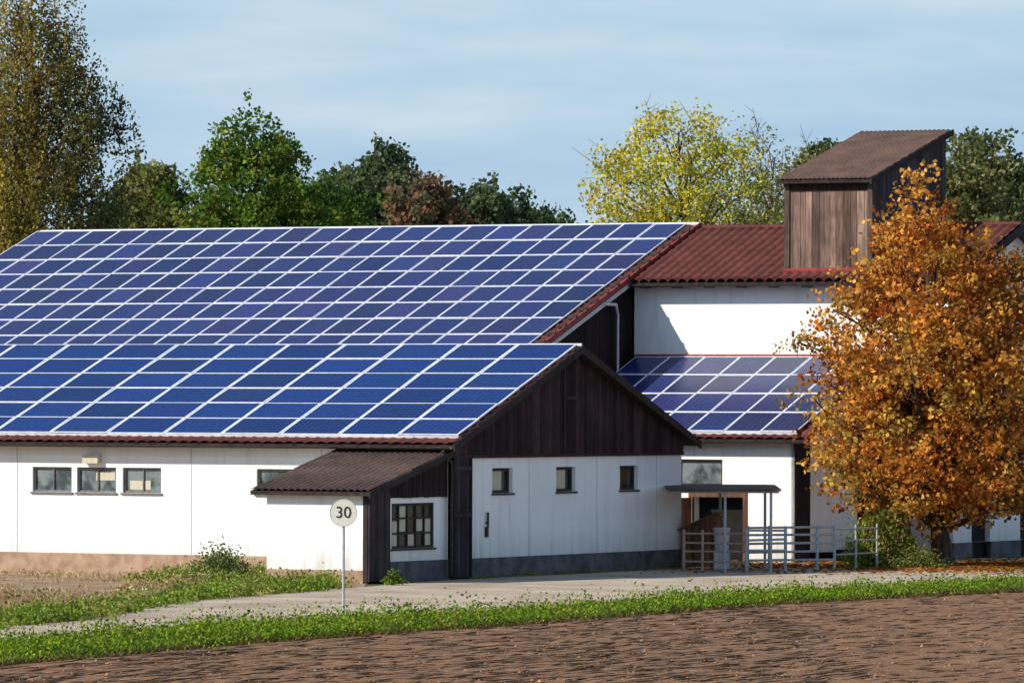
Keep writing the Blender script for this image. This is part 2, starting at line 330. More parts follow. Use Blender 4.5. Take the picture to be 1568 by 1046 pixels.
# ================================================================ large solar barn
b2=farm('solar_barn.001')
X0,X1=-29.66,-7.6; YR=27.5; ZR2=9.22; YE=13.2; s2=.378; ZE2=ZR2-s2*(YR-YE)
Q,Ls=tileroof('tiles',b2,X0-.2,X1+.1,YE,ZE2,YR,ZR2,'red',.30,.05,.42)
tileroof('tiles_rear',b2,X0-.2,X1+.1,2*YR-YE,ZE2,YR,ZR2,'red',.30,.05,.42,sub=2)
rh=1.30; nr=int((Ls-.5)/rh); px0=X1-.22-22.0
panels(b2,Q,px0,22,1.0,Ls-.12-nr*rh,nr,rh,.033,.047,'cellB',nu=6,nv=8,var=.3)
mb=MB(); PP=PG(X1-.15)
zt2=lambda s: ZR2-s2*abs(YR-s)-.12
planks(mb,PP,YE+.4,YR,lambda s:0,zt2,.22,d0=-.04,base=(.5,.5,.5)); 
mb.build('gable_boards',b2,['wood'])
mb=MB()
mb.poly([(X0,YE+.4,0),(X1-.2,YE+.4,0),(X1-.2,YE+.4,ZE2+.1),(X0,YE+.4,ZE2+.1)]); mb.poly([(X0,2*YR-YE-.4,0),(X1-.2,2*YR-YE-.4,0),(X1-.2,2*YR-YE-.4,ZE2+.1),(X0,2*YR-YE-.4,ZE2+.1)])
for x in (X0,): mb.poly([(x,YE+.4,0),(x,2*YR-YE-.4,0),(x,2*YR-YE-.4,ZE2+.1),(x,YR,ZR2-.1),(x,YE+.4,ZE2+.1)])
mb.poly([(X1-.2,YR,0),(X1-.2,2*YR-YE-.4,0),(X1-.2,2*YR-YE-.4,ZE2+.1),(X1-.2,YR,ZR2-.1)])
mb.build('walls',b2,['plaster'])
barge(b2,X1+.1,[(YE-.05,ZE2+.1),(YR,ZR2+.10),(2*YR-YE+.05,ZE2+.1)],.15,.05,'redpaint')
barge(b2,X1+.02,[(YE-.05,ZE2-.02),(YR,ZR2-.02)],.22,.05,'pipe','fascia')
mb=MB(); mb.tube((X0-.1,YR,ZR2+.05),(X1+.1,YR,ZR2+.05),.06,n=8); mb.build('ridge_cap',b2,['alu'])
mb=MB()
r=.9
while r<Ls-.3:
    p=Q(0,r,.1); mb.box(X1-.12,X1+.1,p[1],p[1]+.08,p[2]-.02,p[2]+.07); mb.tube(Q(X1+.12,r,.06),Q(X1+.12,r+.10,.16),.035,n=6); r+=.65
mb.build('verge_brackets',b2,['gutter'])
mb=MB(); mb.tube((X1+.05,21.4,6.95),(X1+.2,22.3,6.92),.045); mb.tube((X1+.2,22.3,6.92),(X1+.05,22.7,6.6),.04); mb.tube((X1+.05,22.7,6.6),(X1+.05,22.7,3.5),.035); mb.build('downpipe',b2,['pipe'])

# ================================================================ tall hall with lean-to and hay tower
b3=farm('farm_hall')
hx0,hx1=X1-.02,2.15; wy=23.8; zr=9.10; ey=23.3; ez=zr-.378*(YR-ey)
mb=MB(); wall(mb,PL(wy),hx0,hx1,0,ez+.18,[])
PH=PG(hx1)
wall(mb,PH,wy,2*YR-wy,.45,ez+.18,[(25.0,26.2,.45,2.3),(28.2,29.6,.45,2.3)])
mb.poly([PH(wy,ez+.18,0),PH(2*YR-wy,ez+.18,0),PH(YR,zr-.1,0)])
mb.poly([(hx0,2*YR-wy,0),(hx1,2*YR-wy,0),(hx1,2*YR-wy,ez+.18),(hx0,2*YR-wy,ez+.18)])
mb.build('walls',b3,['plaster'])
mb=MB(); mb.boxP(PH,wy,25,-.2,.445,-.03,.1); mb.boxP(PH,26.2,28.2,-.2,.445,-.03,.1); mb.boxP(PH,29.6,31.2,-.2,.445,-.03,.1); mb.build('plinth',b3,['plinth_grey'])
mb=MB(); mb.boxP(PH,25,26.2,-.1,2.3,.15,.2); mb.boxP(PH,28.2,29.6,-.1,2.3,.15,.2); mb.build('dark_openings',b3,['black'])  # black slabs fill both openings, painting in the unlit inside
tileroof('tiles',b3,hx0+.12,hx1+.35,ey,ez,YR,zr,'red',.30,.10,.42)
tileroof('tiles_rear',b3,hx0+.12,hx1+.35,2*YR-ey,ez,YR,zr,'red',.30,.06,.42)
barge(b3,hx1+.35,[(ey,ez+.05),(YR,zr+.07),(2*YR-ey,ez+.05)],.24)
mb=MB(); mb.tube((hx0+.1,YR,zr+.06),(hx1+.35,YR,zr+.06),.09,n=8); mb.build('ridge_cap',b3,['red'])
gutter(b3,hx0+.15,hx1+.3,ey-.08,ez-.02)
mb=MB(); x=hx0+.4
while x<hx1: mb.box(x,x+.12,ey+.05,wy,ez-.12,ez+.02); x+=1.0
mb.build('rafters',b3,['woodpost'])
ly=18.4; lx0,lx1=X1,.05; le=3.25; lyE=18.05; lr=5.43
mb=MB(); wall(mb,PL(ly),lx0,lx1,0,3.35,[(-3.45,-2.1,2.02,2.72),(-3.0,-1.45,0,1.74)],depth=.45)
PLg=PG(lx1)
wall(mb,PLg,ly+.9,22.2,.3,3.3,[]); mb.poly([PLg(ly+.9,3.3,0),PLg(wy,3.3,0),PLg(wy,5.3,0)])
mb.build('lean_to_walls',b3,['plaster'])
PLy=PL(ly)
mb=MB(); mb.boxP(PLy,-3.0,-1.45,0,1.74,.40,.46,1)
for a,b,c,d in ((-3.1,-2.98,0,1.86),(-1.47,-1.35,0,1.86),(-2.98,-1.47,1.72,1.86)): mb.boxP(PLy,a,b,c,d,-.03,.08,0,(.9,.9,.9))
planks(mb,lambda s,z,d:(-3.0-(s*.55),ly-.05-s*.83+d,z),0,.95,lambda s:.06,lambda s:1.7,.16,d0=-.04,base=(1.3,1.2,1.1)); 
mb.build('stable_door',b3,['woodbrown','black'])
mb=MB(); mb.boxP(PLg,ly,ly+.9,0,3.3,-.02,.1,0,(.6,.6,.6)); mb.boxP(PLg,22.2,wy,0,3.3,.05,.1,0,(.3,.3,.3)); mb.build('lean_to_post_and_opening',b3,['wood'])  # first box is the wood post; second is painted dark for an unlit opening
window(b3,PL(ly),-3.45,-2.1,2.02,2.72,'darkframe','glass',1,1,.06,name='lean_to_window')
Q,Ls=tileroof('lean_to_tiles',b3,lx0+.05,lx1+.5,lyE,le,wy-.02,lr,'red',.30,.05,.42)
panels(b3,Q,lx0+.14,7,1.09,.30,4,1.42,.03,.05,'cellB',nu=6,nv=8,var=.3)
mb=MB(); mb.box(lx0+.05,lx1+.5,wy-.12,wy-.02,lr+.02,lr+.13); mb.build('flashing',b3,['redpaint'])
barge(b3,lx1+.5,[(lyE-.05,le+.1),(wy,lr+.12)],.22,.05,'redpaint')
gutter(b3,lx0,lx1+.5,lyE-.08,le-.02)
mb=MB(); mb.boxP(PL(ly),-4.35,-3.95,2.8,3.0,-.2,0); mb.build('wall_lamp',b3,['beige'])
tx0,tx1,ty0,ty1=-3.0,-.40,24.0,28.7; tz0,tz1=10.42,11.78
tt=lambda s: tz0+(tz1-tz0)*(s-ty0)/(ty1-ty0)-.05
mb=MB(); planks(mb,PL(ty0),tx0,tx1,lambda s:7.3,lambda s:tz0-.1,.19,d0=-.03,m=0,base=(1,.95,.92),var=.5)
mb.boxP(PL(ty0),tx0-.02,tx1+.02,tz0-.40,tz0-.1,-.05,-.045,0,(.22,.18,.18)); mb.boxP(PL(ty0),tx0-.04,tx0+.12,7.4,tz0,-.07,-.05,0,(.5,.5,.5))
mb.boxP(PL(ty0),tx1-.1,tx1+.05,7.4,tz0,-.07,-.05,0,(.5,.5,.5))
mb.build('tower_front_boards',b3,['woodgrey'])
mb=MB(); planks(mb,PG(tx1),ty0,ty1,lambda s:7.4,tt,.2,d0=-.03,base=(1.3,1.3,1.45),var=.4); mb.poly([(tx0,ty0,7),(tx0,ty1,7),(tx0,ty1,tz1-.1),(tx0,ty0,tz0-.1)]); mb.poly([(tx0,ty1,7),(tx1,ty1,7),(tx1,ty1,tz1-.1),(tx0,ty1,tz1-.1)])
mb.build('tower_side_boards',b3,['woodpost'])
ts=(tz1-tz0)/(ty1-ty0)
tileroof('tower_roof',b3,tx0-.15,tx1+.12,ty0-.35,tz0-.35*ts,ty1+.25,tz1+.25*ts,'brown2',.14,.03,.5,.015)
barge(b3,tx1+.12,[(ty0-.36,tz0-.35*ts+.03),(ty1+.26,tz1+.25*ts+.03)],.16)
mb=MB(); mb.hexa([(tx0-.05,ty0-.12,7.72),(tx1+.08,ty0-.12,7.72),(tx1+.08,ty0-.04,7.80),(tx0-.05,ty0-.04,7.80)],[(tx0-.05,ty0-.14,7.86),(tx1+.08,ty0-.14,7.86),(tx1+.08,ty0-.035,7.93),(tx0-.05,ty0-.035,7.93)]); mb.build('tower_flashing',b3,['redpaint'])

# ================================================================ ground
A=[(-60,-163),(-16.4,-66.5),(-8.44,-48.6),(-4.49,-38.6),(.2,-29.6),(5.76,-17.5),(11.65,-8.4),(24,11),(80,103)]
Np=[(-60,-146),(-16,-51),(-9.41,-35.4),(-6.77,-29),(-3.7,-25.2),(-1.9,-23),(1.6,-17.6),(6.18,-8.6),(12.6,2.6),(25,23),(80,115)]
Fp=[(-60,-142),(-17.5,-49),(-9.67,-31.0),(-8.4,-26.6),(-7.42,-19.1),(-6.56,-14.2),(-4.88,-9.7),(-3.35,-5.6)]
fi=lambda p:(lambda x: np.interp(x,[q[0] for q in p],[q[1] for q in p]))
yA,yN,yF=fi(A),fi(Np),fi(Fp)
def yV(x): return yA(x)+.62*(yN(x)-yA(x))
S=2500
mb=MB(); mb.poly([(-S,-S,0),(S,-S,0),(S,S,0),(-S,S,0)]); mb.build('ground',None,['grassground'])
def strip(name,xs,f0,f1,z,mat):
    V=[];F=[]
    for x in xs: V+= [(x,float(f0(x)),z),(x,float(f1(x)),z)]
    for i in range(len(xs)-1): F.append((2*i,2*i+2,2*i+3,2*i+1))
    return mesh_np(name,V,4,None,[mat],None,F)
xs=np.linspace(-60,80,561); jig=lambda x: .35*math.sin(x*3.1)+.25*math.sin(x*7.7+1)
strip('field',xs,lambda x:-400,lambda x:yA(x)+.3,.006,'soil')
strip('verge',xs,lambda x:yA(x)+.3,lambda x:yV(x)+.3+jig(x),.012,'verge')
xr=np.linspace(-60,-3.4,240)
strip('gravel_road',xr,lambda x:yV(x)+jig(x),lambda x:yF(x)+.6*jig(x),.016,'gravel')
xr=np.linspace(-3.4,80,340)
fb=fi([(-3.4,-5.6),(-1.5,0),(4,10),(6,14),(10,20),(16,22),(25,34),(80,125)])
strip('gravel_yard',xr,lambda x:yV(x)+jig(x),lambda x:fb(x),.016,'gravel')
xr=np.linspace(-40,-3.4,240)
fw=fi([(-40,22.2),(-1.5,0.9)])
strip('dry_grass_strip',xr,lambda x:yF(x)+.6*jig(x)-.3,lambda x:fw(x),.008,'dry')
xr=np.linspace(-25,-7.6,120)
strip('bare_soil_patch',xr,lambda x:yF(x)+6.5+jig(x)*2,lambda x:yF(x)+6.5+ (13+3*math.sin(x))*min(1,(-7.6-x)/2.5)+jig(x)*2,.013,'soil')
gx=np.arange(-17,22,.16); gv=np.arange(0,56,.085)
GV,GX=np.meshgrid(gv,gx,indexing='ij')
Y=yA(GX)-GV
ROW=.72
Z=.035+.014*np.sin(2*np.pi*GV/ROW+.5*np.sin(GX*.5))+rng.uniform(-.008,.009,GV.shape)
Z*=np.clip(GV/.4,0,1); Z=np.maximum(Z,0)+.014
V=np.stack([GX+rng.uniform(-.06,.06,GX.shape),Y+rng.uniform(-.03,.03,GX.shape),Z],-1).reshape(-1,3)
n1=len(gx); i=np.arange((len(gv)-1)*(n1-1)); r=i//(n1-1); c=i%(n1-1); a=r*n1+c
mesh_np('ploughed_furrows',V,4,None,['soil'],None,np.stack([a,a+1,a+n1+1,a+n1],-1),True)
def clods(name,X,Yc,size,colr,mat,z0=.03):
    n=len(X); o=np.array([[1,0,0],[0,1,0],[-1,0,0],[0,-1,0],[0,0,1],[0,0,-1]],float)
    F=np.array([[0,1,4],[1,2,4],[2,3,4],[3,0,4],[1,0,5],[2,1,5],[3,2,5],[0,3,5]])
    th=rng.uniform(0,6.28,n); V=o[None]*size[:,None,None]*rng.uniform(.6,1.35,(n,6,1)); V[:,:,2]*=.75
    x=V[:,:,0]*np.cos(th)[:,None]-V[:,:,1]*np.sin(th)[:,None]; y=V[:,:,0]*np.sin(th)[:,None]+V[:,:,1]*np.cos(th)[:,None]
    V=np.stack([x+X[:,None],y+Yc[:,None],V[:,:,2]+z0],-1)
    FF=(F[None]+6*np.arange(n)[:,None,None]).reshape(-1,3)
    col=np.repeat(colr,6,axis=0); mesh_np(name,V.reshape(-1,3),3,col,[mat],None,FF)
n=105000; X=rng.uniform(-10.5,13.5,n); v=rng.uniform(0,42,n)
inrow=rng.random(n)<.45; v=np.where(inrow,np.round(v/ROW)*ROW+ROW*.25+rng.normal(0,.09,n),v)
k=1.05+rng.uniform(-.35,.4,(n,1)); k=np.where(rng.random((n,1))>.98,k*1.5,k)
clods('soil_clods',X,yA(X)-np.abs(v),rng.uniform(.010,.029,n)*(1+1.2*(rng.random(n)>.975)),k*np.ones((n,3)),'clod',.038)
n=9000; X=rng.uniform(-12,16,n); y0=yV(X);
k=rng.uniform(1.0,2.0,(n,1))*np.array([[1.0,1.4,1.9]]); clods('gravel_stones',X,y0+rng.uniform(0,14,n),rng.uniform(.008,.025,n),k,'clod',.016)

# ---------------------------------------------------------------- grass / weeds
def unit(n):
    a=rng.normal(size=(n,3)); return a/np.linalg.norm(a,axis=1,keepdims=True)
def palette(pal,n):
    pal=np.array(pal); return pal[rng.integers(0,len(pal),n)]
def blades(name,X,Yc,h,w,pal,lean=.5,z0=.01,parent=None):
    n=len(X); th=rng.uniform(0,6.28,n); L=rng.uniform(0,lean,n)*h; ph=rng.uniform(0,6.28,n)
    b=np.stack([X,Yc,np.full(n,z0)],-1); sd=np.stack([np.cos(th)*w,np.sin(th)*w,np.zeros(n)],-1)
    mid=b+np.stack([np.cos(ph)*L*.4,np.sin(ph)*L*.4,h*.6],-1); tip=b+np.stack([np.cos(ph)*L,np.sin(ph)*L,h],-1)
    V=np.stack([b-sd*.3,mid-sd,tip,mid+sd],1)
    col=palette(pal,n)*rng.uniform(.65,1.3,(n,1)); mesh_np(name,V.reshape(-1,3),4,np.repeat(col,4,axis=0),['blade'],parent)
def leafmesh(name,C,size,col,parent,asp=.38,mat='leaf',up=0.0):
    n=len(C); a=unit(n); b=unit(n); b=b-(a*b).sum(1,keepdims=True)*a; b/=np.linalg.norm(b,axis=1,keepdims=True)
    if up: a[:,2]-=up; a/=np.linalg.norm(a,axis=1,keepdims=True)
    s=size[:,None] if hasattr(size,'__len__') else size
    V=np.stack([C-a*s*.5,C+b*s*asp,C+a*s*.5,C-b*s*asp],1)
    return mesh_np(name,V.reshape(-1,3),4,np.repeat(col,4,axis=0),[mat],parent)
G=[(.13,.22,.025),(.17,.27,.03),(.09,.15,.02),(.22,.29,.04),(.20,.21,.06)]
n=80000; X=rng.uniform(-11,14,n); t=rng.random(n)
cl=.5+.5*np.sin(X*1.7+np.sin(X*.6)*3)*np.sin(X*4.3+t*5)
Yb=yA(X)-.1+t*(yV(X)-yA(X)+.2)
h=(.08+.17*cl*rng.random(n)+.05*rng.random(n))
blades('verge_grass',X,Yb+rng.uniform(-.15,.3,n),h,rng.uniform(.008,.022,n),G,.9)
nc=900; cx=rng.uniform(-11,14,nc); ct=rng.random(nc)**1.3*.92; cy=yA(cx)+ct*(yV(cx)-yA(cx)); m_=120
big=np.clip(1.35-(cx+13)/29*.65,.6,1.3)*rng.uniform(.4,1.35,nc)
R=np.repeat(.23*big,m_)
C=np.stack([np.repeat(cx,m_)+rng.normal(0,1,nc*m_)*R*.9,np.repeat(cy,m_)+rng.normal(0,1,nc*m_)*R*.9,np.abs(rng.normal(0,1,nc*m_))*R*.62+.02],-1)
col=np.repeat(palette([(.19,.31,.02),(.14,.25,.02),(.25,.34,.03),(.27,.29,.045),(.10,.18,.02)],nc),m_,axis=0)*rng.uniform(.7,1.25,(nc*m_,1))
leafmesh('verge_weeds',C,rng.uniform(.04,.085,len(C)),col,None,.34,'blade')
n=24000; X=rng.uniform(-11,14,n); blades('dead_grass',X,yA(X)+.25-rng.random(n)**1.5*1.0,rng.uniform(.04,.14,n),rng.uniform(.01,.025,n),[(.15,.09,.04),(.22,.14,.065),(.09,.10,.025)],1.2)
D=[(.50,.36,.18),(.42,.28,.14),(.56,.44,.25),(.30,.26,.09)]
n=14000; X=rng.uniform(-15,-3.6,n); t=rng.random(n); Yb=yF(X)+t*(fw(X)-yF(X)); 
keep=(rng.random(n)<(.15+.85*np.clip(np.sin(X*1.1+Yb*.5)+.2,0,1)))
blades('dry_meadow_grass',X[keep],Yb[keep],rng.uniform(.03,.13,keep.sum()),rng.uniform(.008,.02,keep.sum()),D,.9)
def mounds(name,cx,cy,R0,m_,pal,ls=(.04,.09)):
    nc=len(cx); R=np.repeat(R0*rng.uniform(.5,1.3,nc),m_)
    C=np.stack([np.repeat(cx,m_)+rng.normal(0,1,nc*m_)*R,np.repeat(cy,m_)+rng.normal(0,1,nc*m_)*R,np.abs(rng.normal(0,1,nc*m_))*R*.6+.02],-1)
    col=np.repeat(palette(pal,nc),m_,axis=0)*rng.uniform(.6,1.35,(nc*m_,1)); leafmesh(name,C,rng.uniform(*ls,len(C)),col,None,.4,'blade')
nc=460; cx=rng.uniform(-12,-4.2,nc); mounds('roadside_weeds',cx,yF(cx)+rng.random(nc)**1.3*5.5,.20,90,[(.17,.28,.03),(.22,.31,.04),(.15,.2,.04),(.32,.31,.08)])
nc=60; cx=rng.uniform(-14,-6,nc); mounds('dry_tufts',cx,yF(cx)+7+rng.random(nc)*16,.15,60,D+[(.2,.22,.06)])
nc=190; xl=rng.uniform(-6.4,-2.9,nc); yl=-.5-rng.random(nc)*4.6; mounds('wall_weeds',ORG[0]+CA*xl+SA*yl,-SA*xl+CA*yl,.18,80,[(.18,.26,.04),(.26,.31,.05),(.34,.30,.12)])
nc=40; xl=rng.uniform(-2.9,-.8,nc); yl=-3.85-rng.random(nc)*1.2; mounds('annex_weeds',ORG[0]+CA*xl+SA*yl,-SA*xl+CA*yl,.10,60,[(.18,.25,.04),(.30,.28,.09),(.45,.34,.17)])
nc=60; yl=rng.uniform(.8,12,nc); mounds('gable_weeds',ORG[0]+CA*.15+SA*yl,-SA*.15+CA*yl,.05,30,[(.18,.25,.04),(.30,.28,.09)],(.03,.05))

# ---------------------------------------------------------------- trees
def tubes(name,segs,parent,mat='bark',n=5):
    P0=np.array([s[0] for s in segs]);P1=np.array([s[1] for s in segs]);r0=np.array([s[2] for s in segs]);r1=np.array([s[3] for s in segs])
    d=P1-P0; d/=np.linalg.norm(d,axis=1,keepdims=True)+1e-9; ref=np.where(np.abs(d[:,2:3])>.9,np.array([[1,0,0]]),np.array([[0,0,1]]))
    a=np.cross(d,ref); a/=np.linalg.norm(a,axis=1,keepdims=True); b=np.cross(d,a)
    th=np.arange(n)*2*np.pi/n; ring=a[:,None]*np.cos(th)[None,:,None]+b[:,None]*np.sin(th)[None,:,None]
    V=np.concatenate([P0[:,None]+ring*r0[:,None,None],P1[:,None]+ring*r1[:,None,None]],1)
    F=np.array([[i,(i+1)%n,n+(i+1)%n,n+i] for i in range(n)]); FF=(F[None]+2*n*np.arange(len(segs))[:,None,None]).reshape(-1,4)
    return mesh_np(name,V.reshape(-1,3),4,None,[mat],parent,FF,True)
def crown(cx,cy,prof,nc,seed,bump=.28,inner=.45,sx=1.0):
    r_=np.random.default_rng(seed); zs=np.array([p[0] for p in prof]);rs=np.array([p[1] for p in prof])
    ph=r_.uniform(0,6.28,6)
    zz=np.linspace(zs[0],zs[-1],200); w=np.interp(zz,zs,rs)**1.5+.02; w/=w.sum()
    z=r_.choice(zz,nc,p=w)+r_.uniform(-.1,.1,nc); th=r_.uniform(0,6.28,nc); R=np.interp(z,zs,rs)
    lob=1+bump*(.5*np.sin(3*th+ph[0]+z*.9)+.35*np.sin(5*th+ph[1]-z*1.7)+.45*np.sin(z*2.1+ph[2]+th))
    q=inner+(1-inner)*r_.random(nc)**.6; q*=r_.uniform(.75,1.05,nc)
    return np.stack([cx+np.cos(th)*R*lob*q*sx,cy+np.sin(th)*R*lob*q,z],-1)
def tree(name,cx,cy,prof,nc,per,ls,pal,seed,cr=.55,trunk=.25,droop=0,bump=.28,limbs=70,inner=.45,flat=.75,asp=.38,twigs=0,cshift=0,palpos=None):
    par=empty(name,(cx,cy,0)); C=crown(0,0,prof,nc,seed,bump,inner); top=prof[-1][0]
    C[:,0]+=cshift*np.clip(C[:,2]/top,0,1)**2
    k=6; S_=np.repeat(C,k,axis=0)+rng.normal(0,cr*.75,(nc*k,3))*np.array([1,1,flat])
    p=max(1,per//k); Lf=np.repeat(S_,p,axis=0)+rng.normal(0,cr*.36,(nc*k*p,3))*np.array([1,1,.8])
    if droop:
        st=rng.random((nc*k,1))*droop; tt_=rng.random((nc*k,p))
        off=np.repeat(rng.normal(0,.12,(nc*k,2)),p,axis=0)
        Lf=np.repeat(S_,p,axis=0); Lf[:,2]-=(tt_*(.3+st)).ravel(); Lf[:,:2]+=off*tt_.ravel()[:,None]+rng.normal(0,.09,(len(Lf),2))
    cc=palette(pal,nc) if palpos is None else palpos(C)
    col=np.repeat(np.repeat(cc,k,axis=0)*rng.uniform(.75,1.25,(nc*k,1)),p,axis=0)*rng.uniform(.6,1.35,(len(Lf),1))
    Lf[:,2]=np.maximum(Lf[:,2],.35)
    leafmesh('foliage',Lf,rng.uniform(.6,1.25,len(Lf))*ls,col,par,asp,up=.6 if droop else 0)
    segs=[]; th=top*.93; nseg=9; pts=[np.array([cshift*(i/nseg)**2+.12*math.sin(i*1.3+seed),.1*math.sin(i*1.9+seed),th*i/nseg]) for i in range(nseg+1)]
    pts[0][:2]=0; rad=[trunk*(1-.88*i/nseg)+(.35*trunk if i==0 else 0) for i in range(nseg+1)]
    for i in range(nseg): segs.append((pts[i],pts[i+1],rad[i],rad[i+1]))
    for c in C[:limbs]:
        hz=max(prof[0][0]*.7,c[2]-.75*np.hypot(c[0],c[1])-.3); hz=min(hz,th*.95); f=hz/th*nseg; i=int(min(f,nseg-1)); s0=pts[i]+(pts[i+1]-pts[i])*(f-i)
        r0=min(trunk*.32,rad[i]*.55); mid=(s0+c)/2+np.array([0,0,.12*np.linalg.norm(c-s0)])+rng.normal(0,.12,3); q1=(s0+mid)/2+rng.normal(0,.06,3)
        segs+= [(s0,q1,r0,r0*.8),(q1,mid,r0*.8,r0*.6),(mid,c,r0*.6,r0*.2)]
        for _ in range(2): segs.append((c,c+rng.normal(0,cr,3),r0*.22,r0*.08))
    for _ in range(twigs):
        i=rng.integers(0,nc); c=C[i]; e=c+np.array([rng.normal(0,.3),rng.normal(0,.3),rng.uniform(.4,1.0)]); segs.append((c,e,.016,.006))
        for __ in range(3):
            q=c+(e-c)*rng.random(); segs.append((q,q+np.array([rng.normal(0,.25),rng.normal(0,.25),rng.uniform(.2,.5)]),.009,.004))
    tubes('trunk_and_limbs',segs,par); return par
OR=[(.64,.24,.04),(.70,.29,.05),(.50,.165,.03),(.66,.32,.06),(.40,.13,.03),(.76,.40,.09),(.42,.24,.05),(.30,.11,.025)]
def opos(C):
    n=len(C); o=palette(OR,n); y=palette([(.66,.42,.08),(.46,.34,.07),(.58,.36,.08)],n); f=((rng.random(n)<np.clip(.42-.12*C[:,2]*.6-.08*C[:,0],.04,.6))[:,None])*.8; return o*(1-f)+y*f
tree('autumn_maple_tree',11.25,13.3,[(1.3,1.5),(2.0,3.1),(3.2,3.5),(5,3.35),(6.5,3.15),(7.4,2.7),(8.3,1.8),(9.2,.95),(10.0,.3)],720,84,.135,OR,3,.38,.26,limbs=170,inner=.3,bump=.28,asp=.42,cshift=-.6,palpos=opos)
BI=[(.36,.27,.06),(.27,.23,.055),(.17,.16,.045),(.40,.28,.08),(.12,.12,.04),(.30,.18,.055)]
def bpos(C):  # leaves turn darker towards the right: crown shade painted into the colour
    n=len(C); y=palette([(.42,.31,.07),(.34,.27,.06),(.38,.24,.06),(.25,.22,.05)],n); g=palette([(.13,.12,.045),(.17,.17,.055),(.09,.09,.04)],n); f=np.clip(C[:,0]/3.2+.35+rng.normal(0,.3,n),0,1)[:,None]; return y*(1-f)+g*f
tree('weeping_birch_tree',-16.9,70,[(4,2.6),(7,3.6),(10.3,3.8),(13,3.6),(15.3,3.0),(17,2.2),(19.0,1.3)],760,138,.14,BI,11,.45,.3,droop=2.2,limbs=90,bump=.16,asp=.34,inner=.12,palpos=bpos)
tree('weeping_birch_tree.001',-20.3,72,[(4,2.6),(8,3.4),(11,3.2),(14,2.8),(17,2.0),(19,.8)],180,120,.15,BI,12,.5,.3,droop=2.0,limbs=60,bump=.16,asp=.32,inner=.3)
GR=[(.09,.17,.025),(.12,.21,.03),(.06,.11,.02),(.17,.26,.04),(.21,.24,.04)]
tree('green_maple_tree',-9.5,82,[(6,2.6),(8,3.7),(10.6,3.5),(11.7,2.9),(13.0,2.2),(14.0,1.3),(14.8,.4)],520,105,.17,GR,21,.4,.3,limbs=90,bump=.24,inner=.2)
tree('green_maple_tree.001',-6.7,90,[(5,1.6),(9,2.3),(11,2.0),(12.0,1.0),(12.4,.4)],200,100,.19,[(.06,.11,.025),(.08,.14,.03),(.045,.08,.022)],22,.4,.22,limbs=30,inner=.2)
tree('olive_oak_tree',-15.0,112,[(6,2.2),(10,2.7),(12.4,2.2),(13.8,.9)],200,100,.22,[(.16,.18,.05),(.12,.15,.045),(.21,.20,.06)],23,.45,.22,limbs=30,bump=.15,inner=.2)
YE_=[(.62,.54,.05),(.70,.60,.07),(.45,.47,.06),(.56,.45,.08)]
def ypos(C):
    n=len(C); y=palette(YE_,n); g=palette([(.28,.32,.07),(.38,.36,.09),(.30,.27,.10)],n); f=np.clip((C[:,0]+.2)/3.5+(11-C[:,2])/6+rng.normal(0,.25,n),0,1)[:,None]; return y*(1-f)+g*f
tree('yellow_ash_tree',5.8,65,[(5,2.4),(8,4.0),(10.2,4.1),(11.7,3.5),(12.8,2.6),(13.7,1.6),(14.4,.6)],520,66,.13,YE_,31,.40,.24,limbs=140,bump=.26,twigs=80,palpos=ypos,inner=.25)
tree('bare_ash_tree',9.2,72,[(5,1.5),(9,2.3),(11.5,2.1),(12.8,1.6),(13.8,.7)],260,46,.12,[(.30,.27,.12),(.34,.32,.11),(.26,.24,.13)],33,.5,.2,limbs=100,twigs=130,bump=.15,inner=.25)
OL=[(.19,.20,.07),(.15,.17,.06),(.25,.23,.09),(.12,.14,.05)]  # pale olive, with distance haze put into the leaf colour
tree('poplar_tree',12.4,95,[(5,1.4),(9,1.9),(12.3,1.6),(13.9,.6)],130,90,.2,OL,35,.45,.2,limbs=30,bump=.15)
tree('poplar_tree.001',17.8,90,[(5,1.6),(9,2.3),(12.3,2.1),(13.8,1.3),(14.5,.5)],260,90,.2,OL,36,.42,.2,limbs=40,bump=.2,inner=.2)
tree('poplar_tree.002',20.6,96,[(4,1.4),(8,2.0),(10.6,1.5),(12.6,.7)],140,90,.2,OL,37,.45,.2,limbs=30,bump=.15,inner=.2)
row=empty('distant_tree_row',(0,180,0)); d=330; Cs=[];cols=[]
def rowtree(px,py,rp,pal,nc,dd=0):
    s=9600/(d+dd); X=(px-784)/s; top=4.5+(600-py)/s-.4; r=rp/s; nc=int(nc*1.7)
    C=crown(X,dd,[(top-7,r*1.0),(top-4,r*1.12),(top-2.2,r*1.0),(top-1,r*.75),(top-.2,r*.3),(top,r*.1)],nc,int(px),.10,.1)
    k=150; S_=np.repeat(C,5,axis=0)+rng.normal(0,.38,(nc*5,3)); L=np.repeat(S_,k//5,axis=0)+rng.normal(0,.22,(nc*k,3)); Cs.append(L)
    cols.append(np.repeat(palette(pal,nc)*rng.uniform(.75,1.25,(nc,1)),k,axis=0)*rng.uniform(.65,1.3,(nc*k,1)))
HG=[(.11,.155,.07),(.085,.125,.06),(.155,.19,.085)]; RB=[(.26,.135,.075),(.20,.12,.07),(.17,.16,.08)]; OV=[(.20,.21,.10),(.16,.18,.09),(.25,.24,.12)]  # greyed leaf colours carry painted distance haze
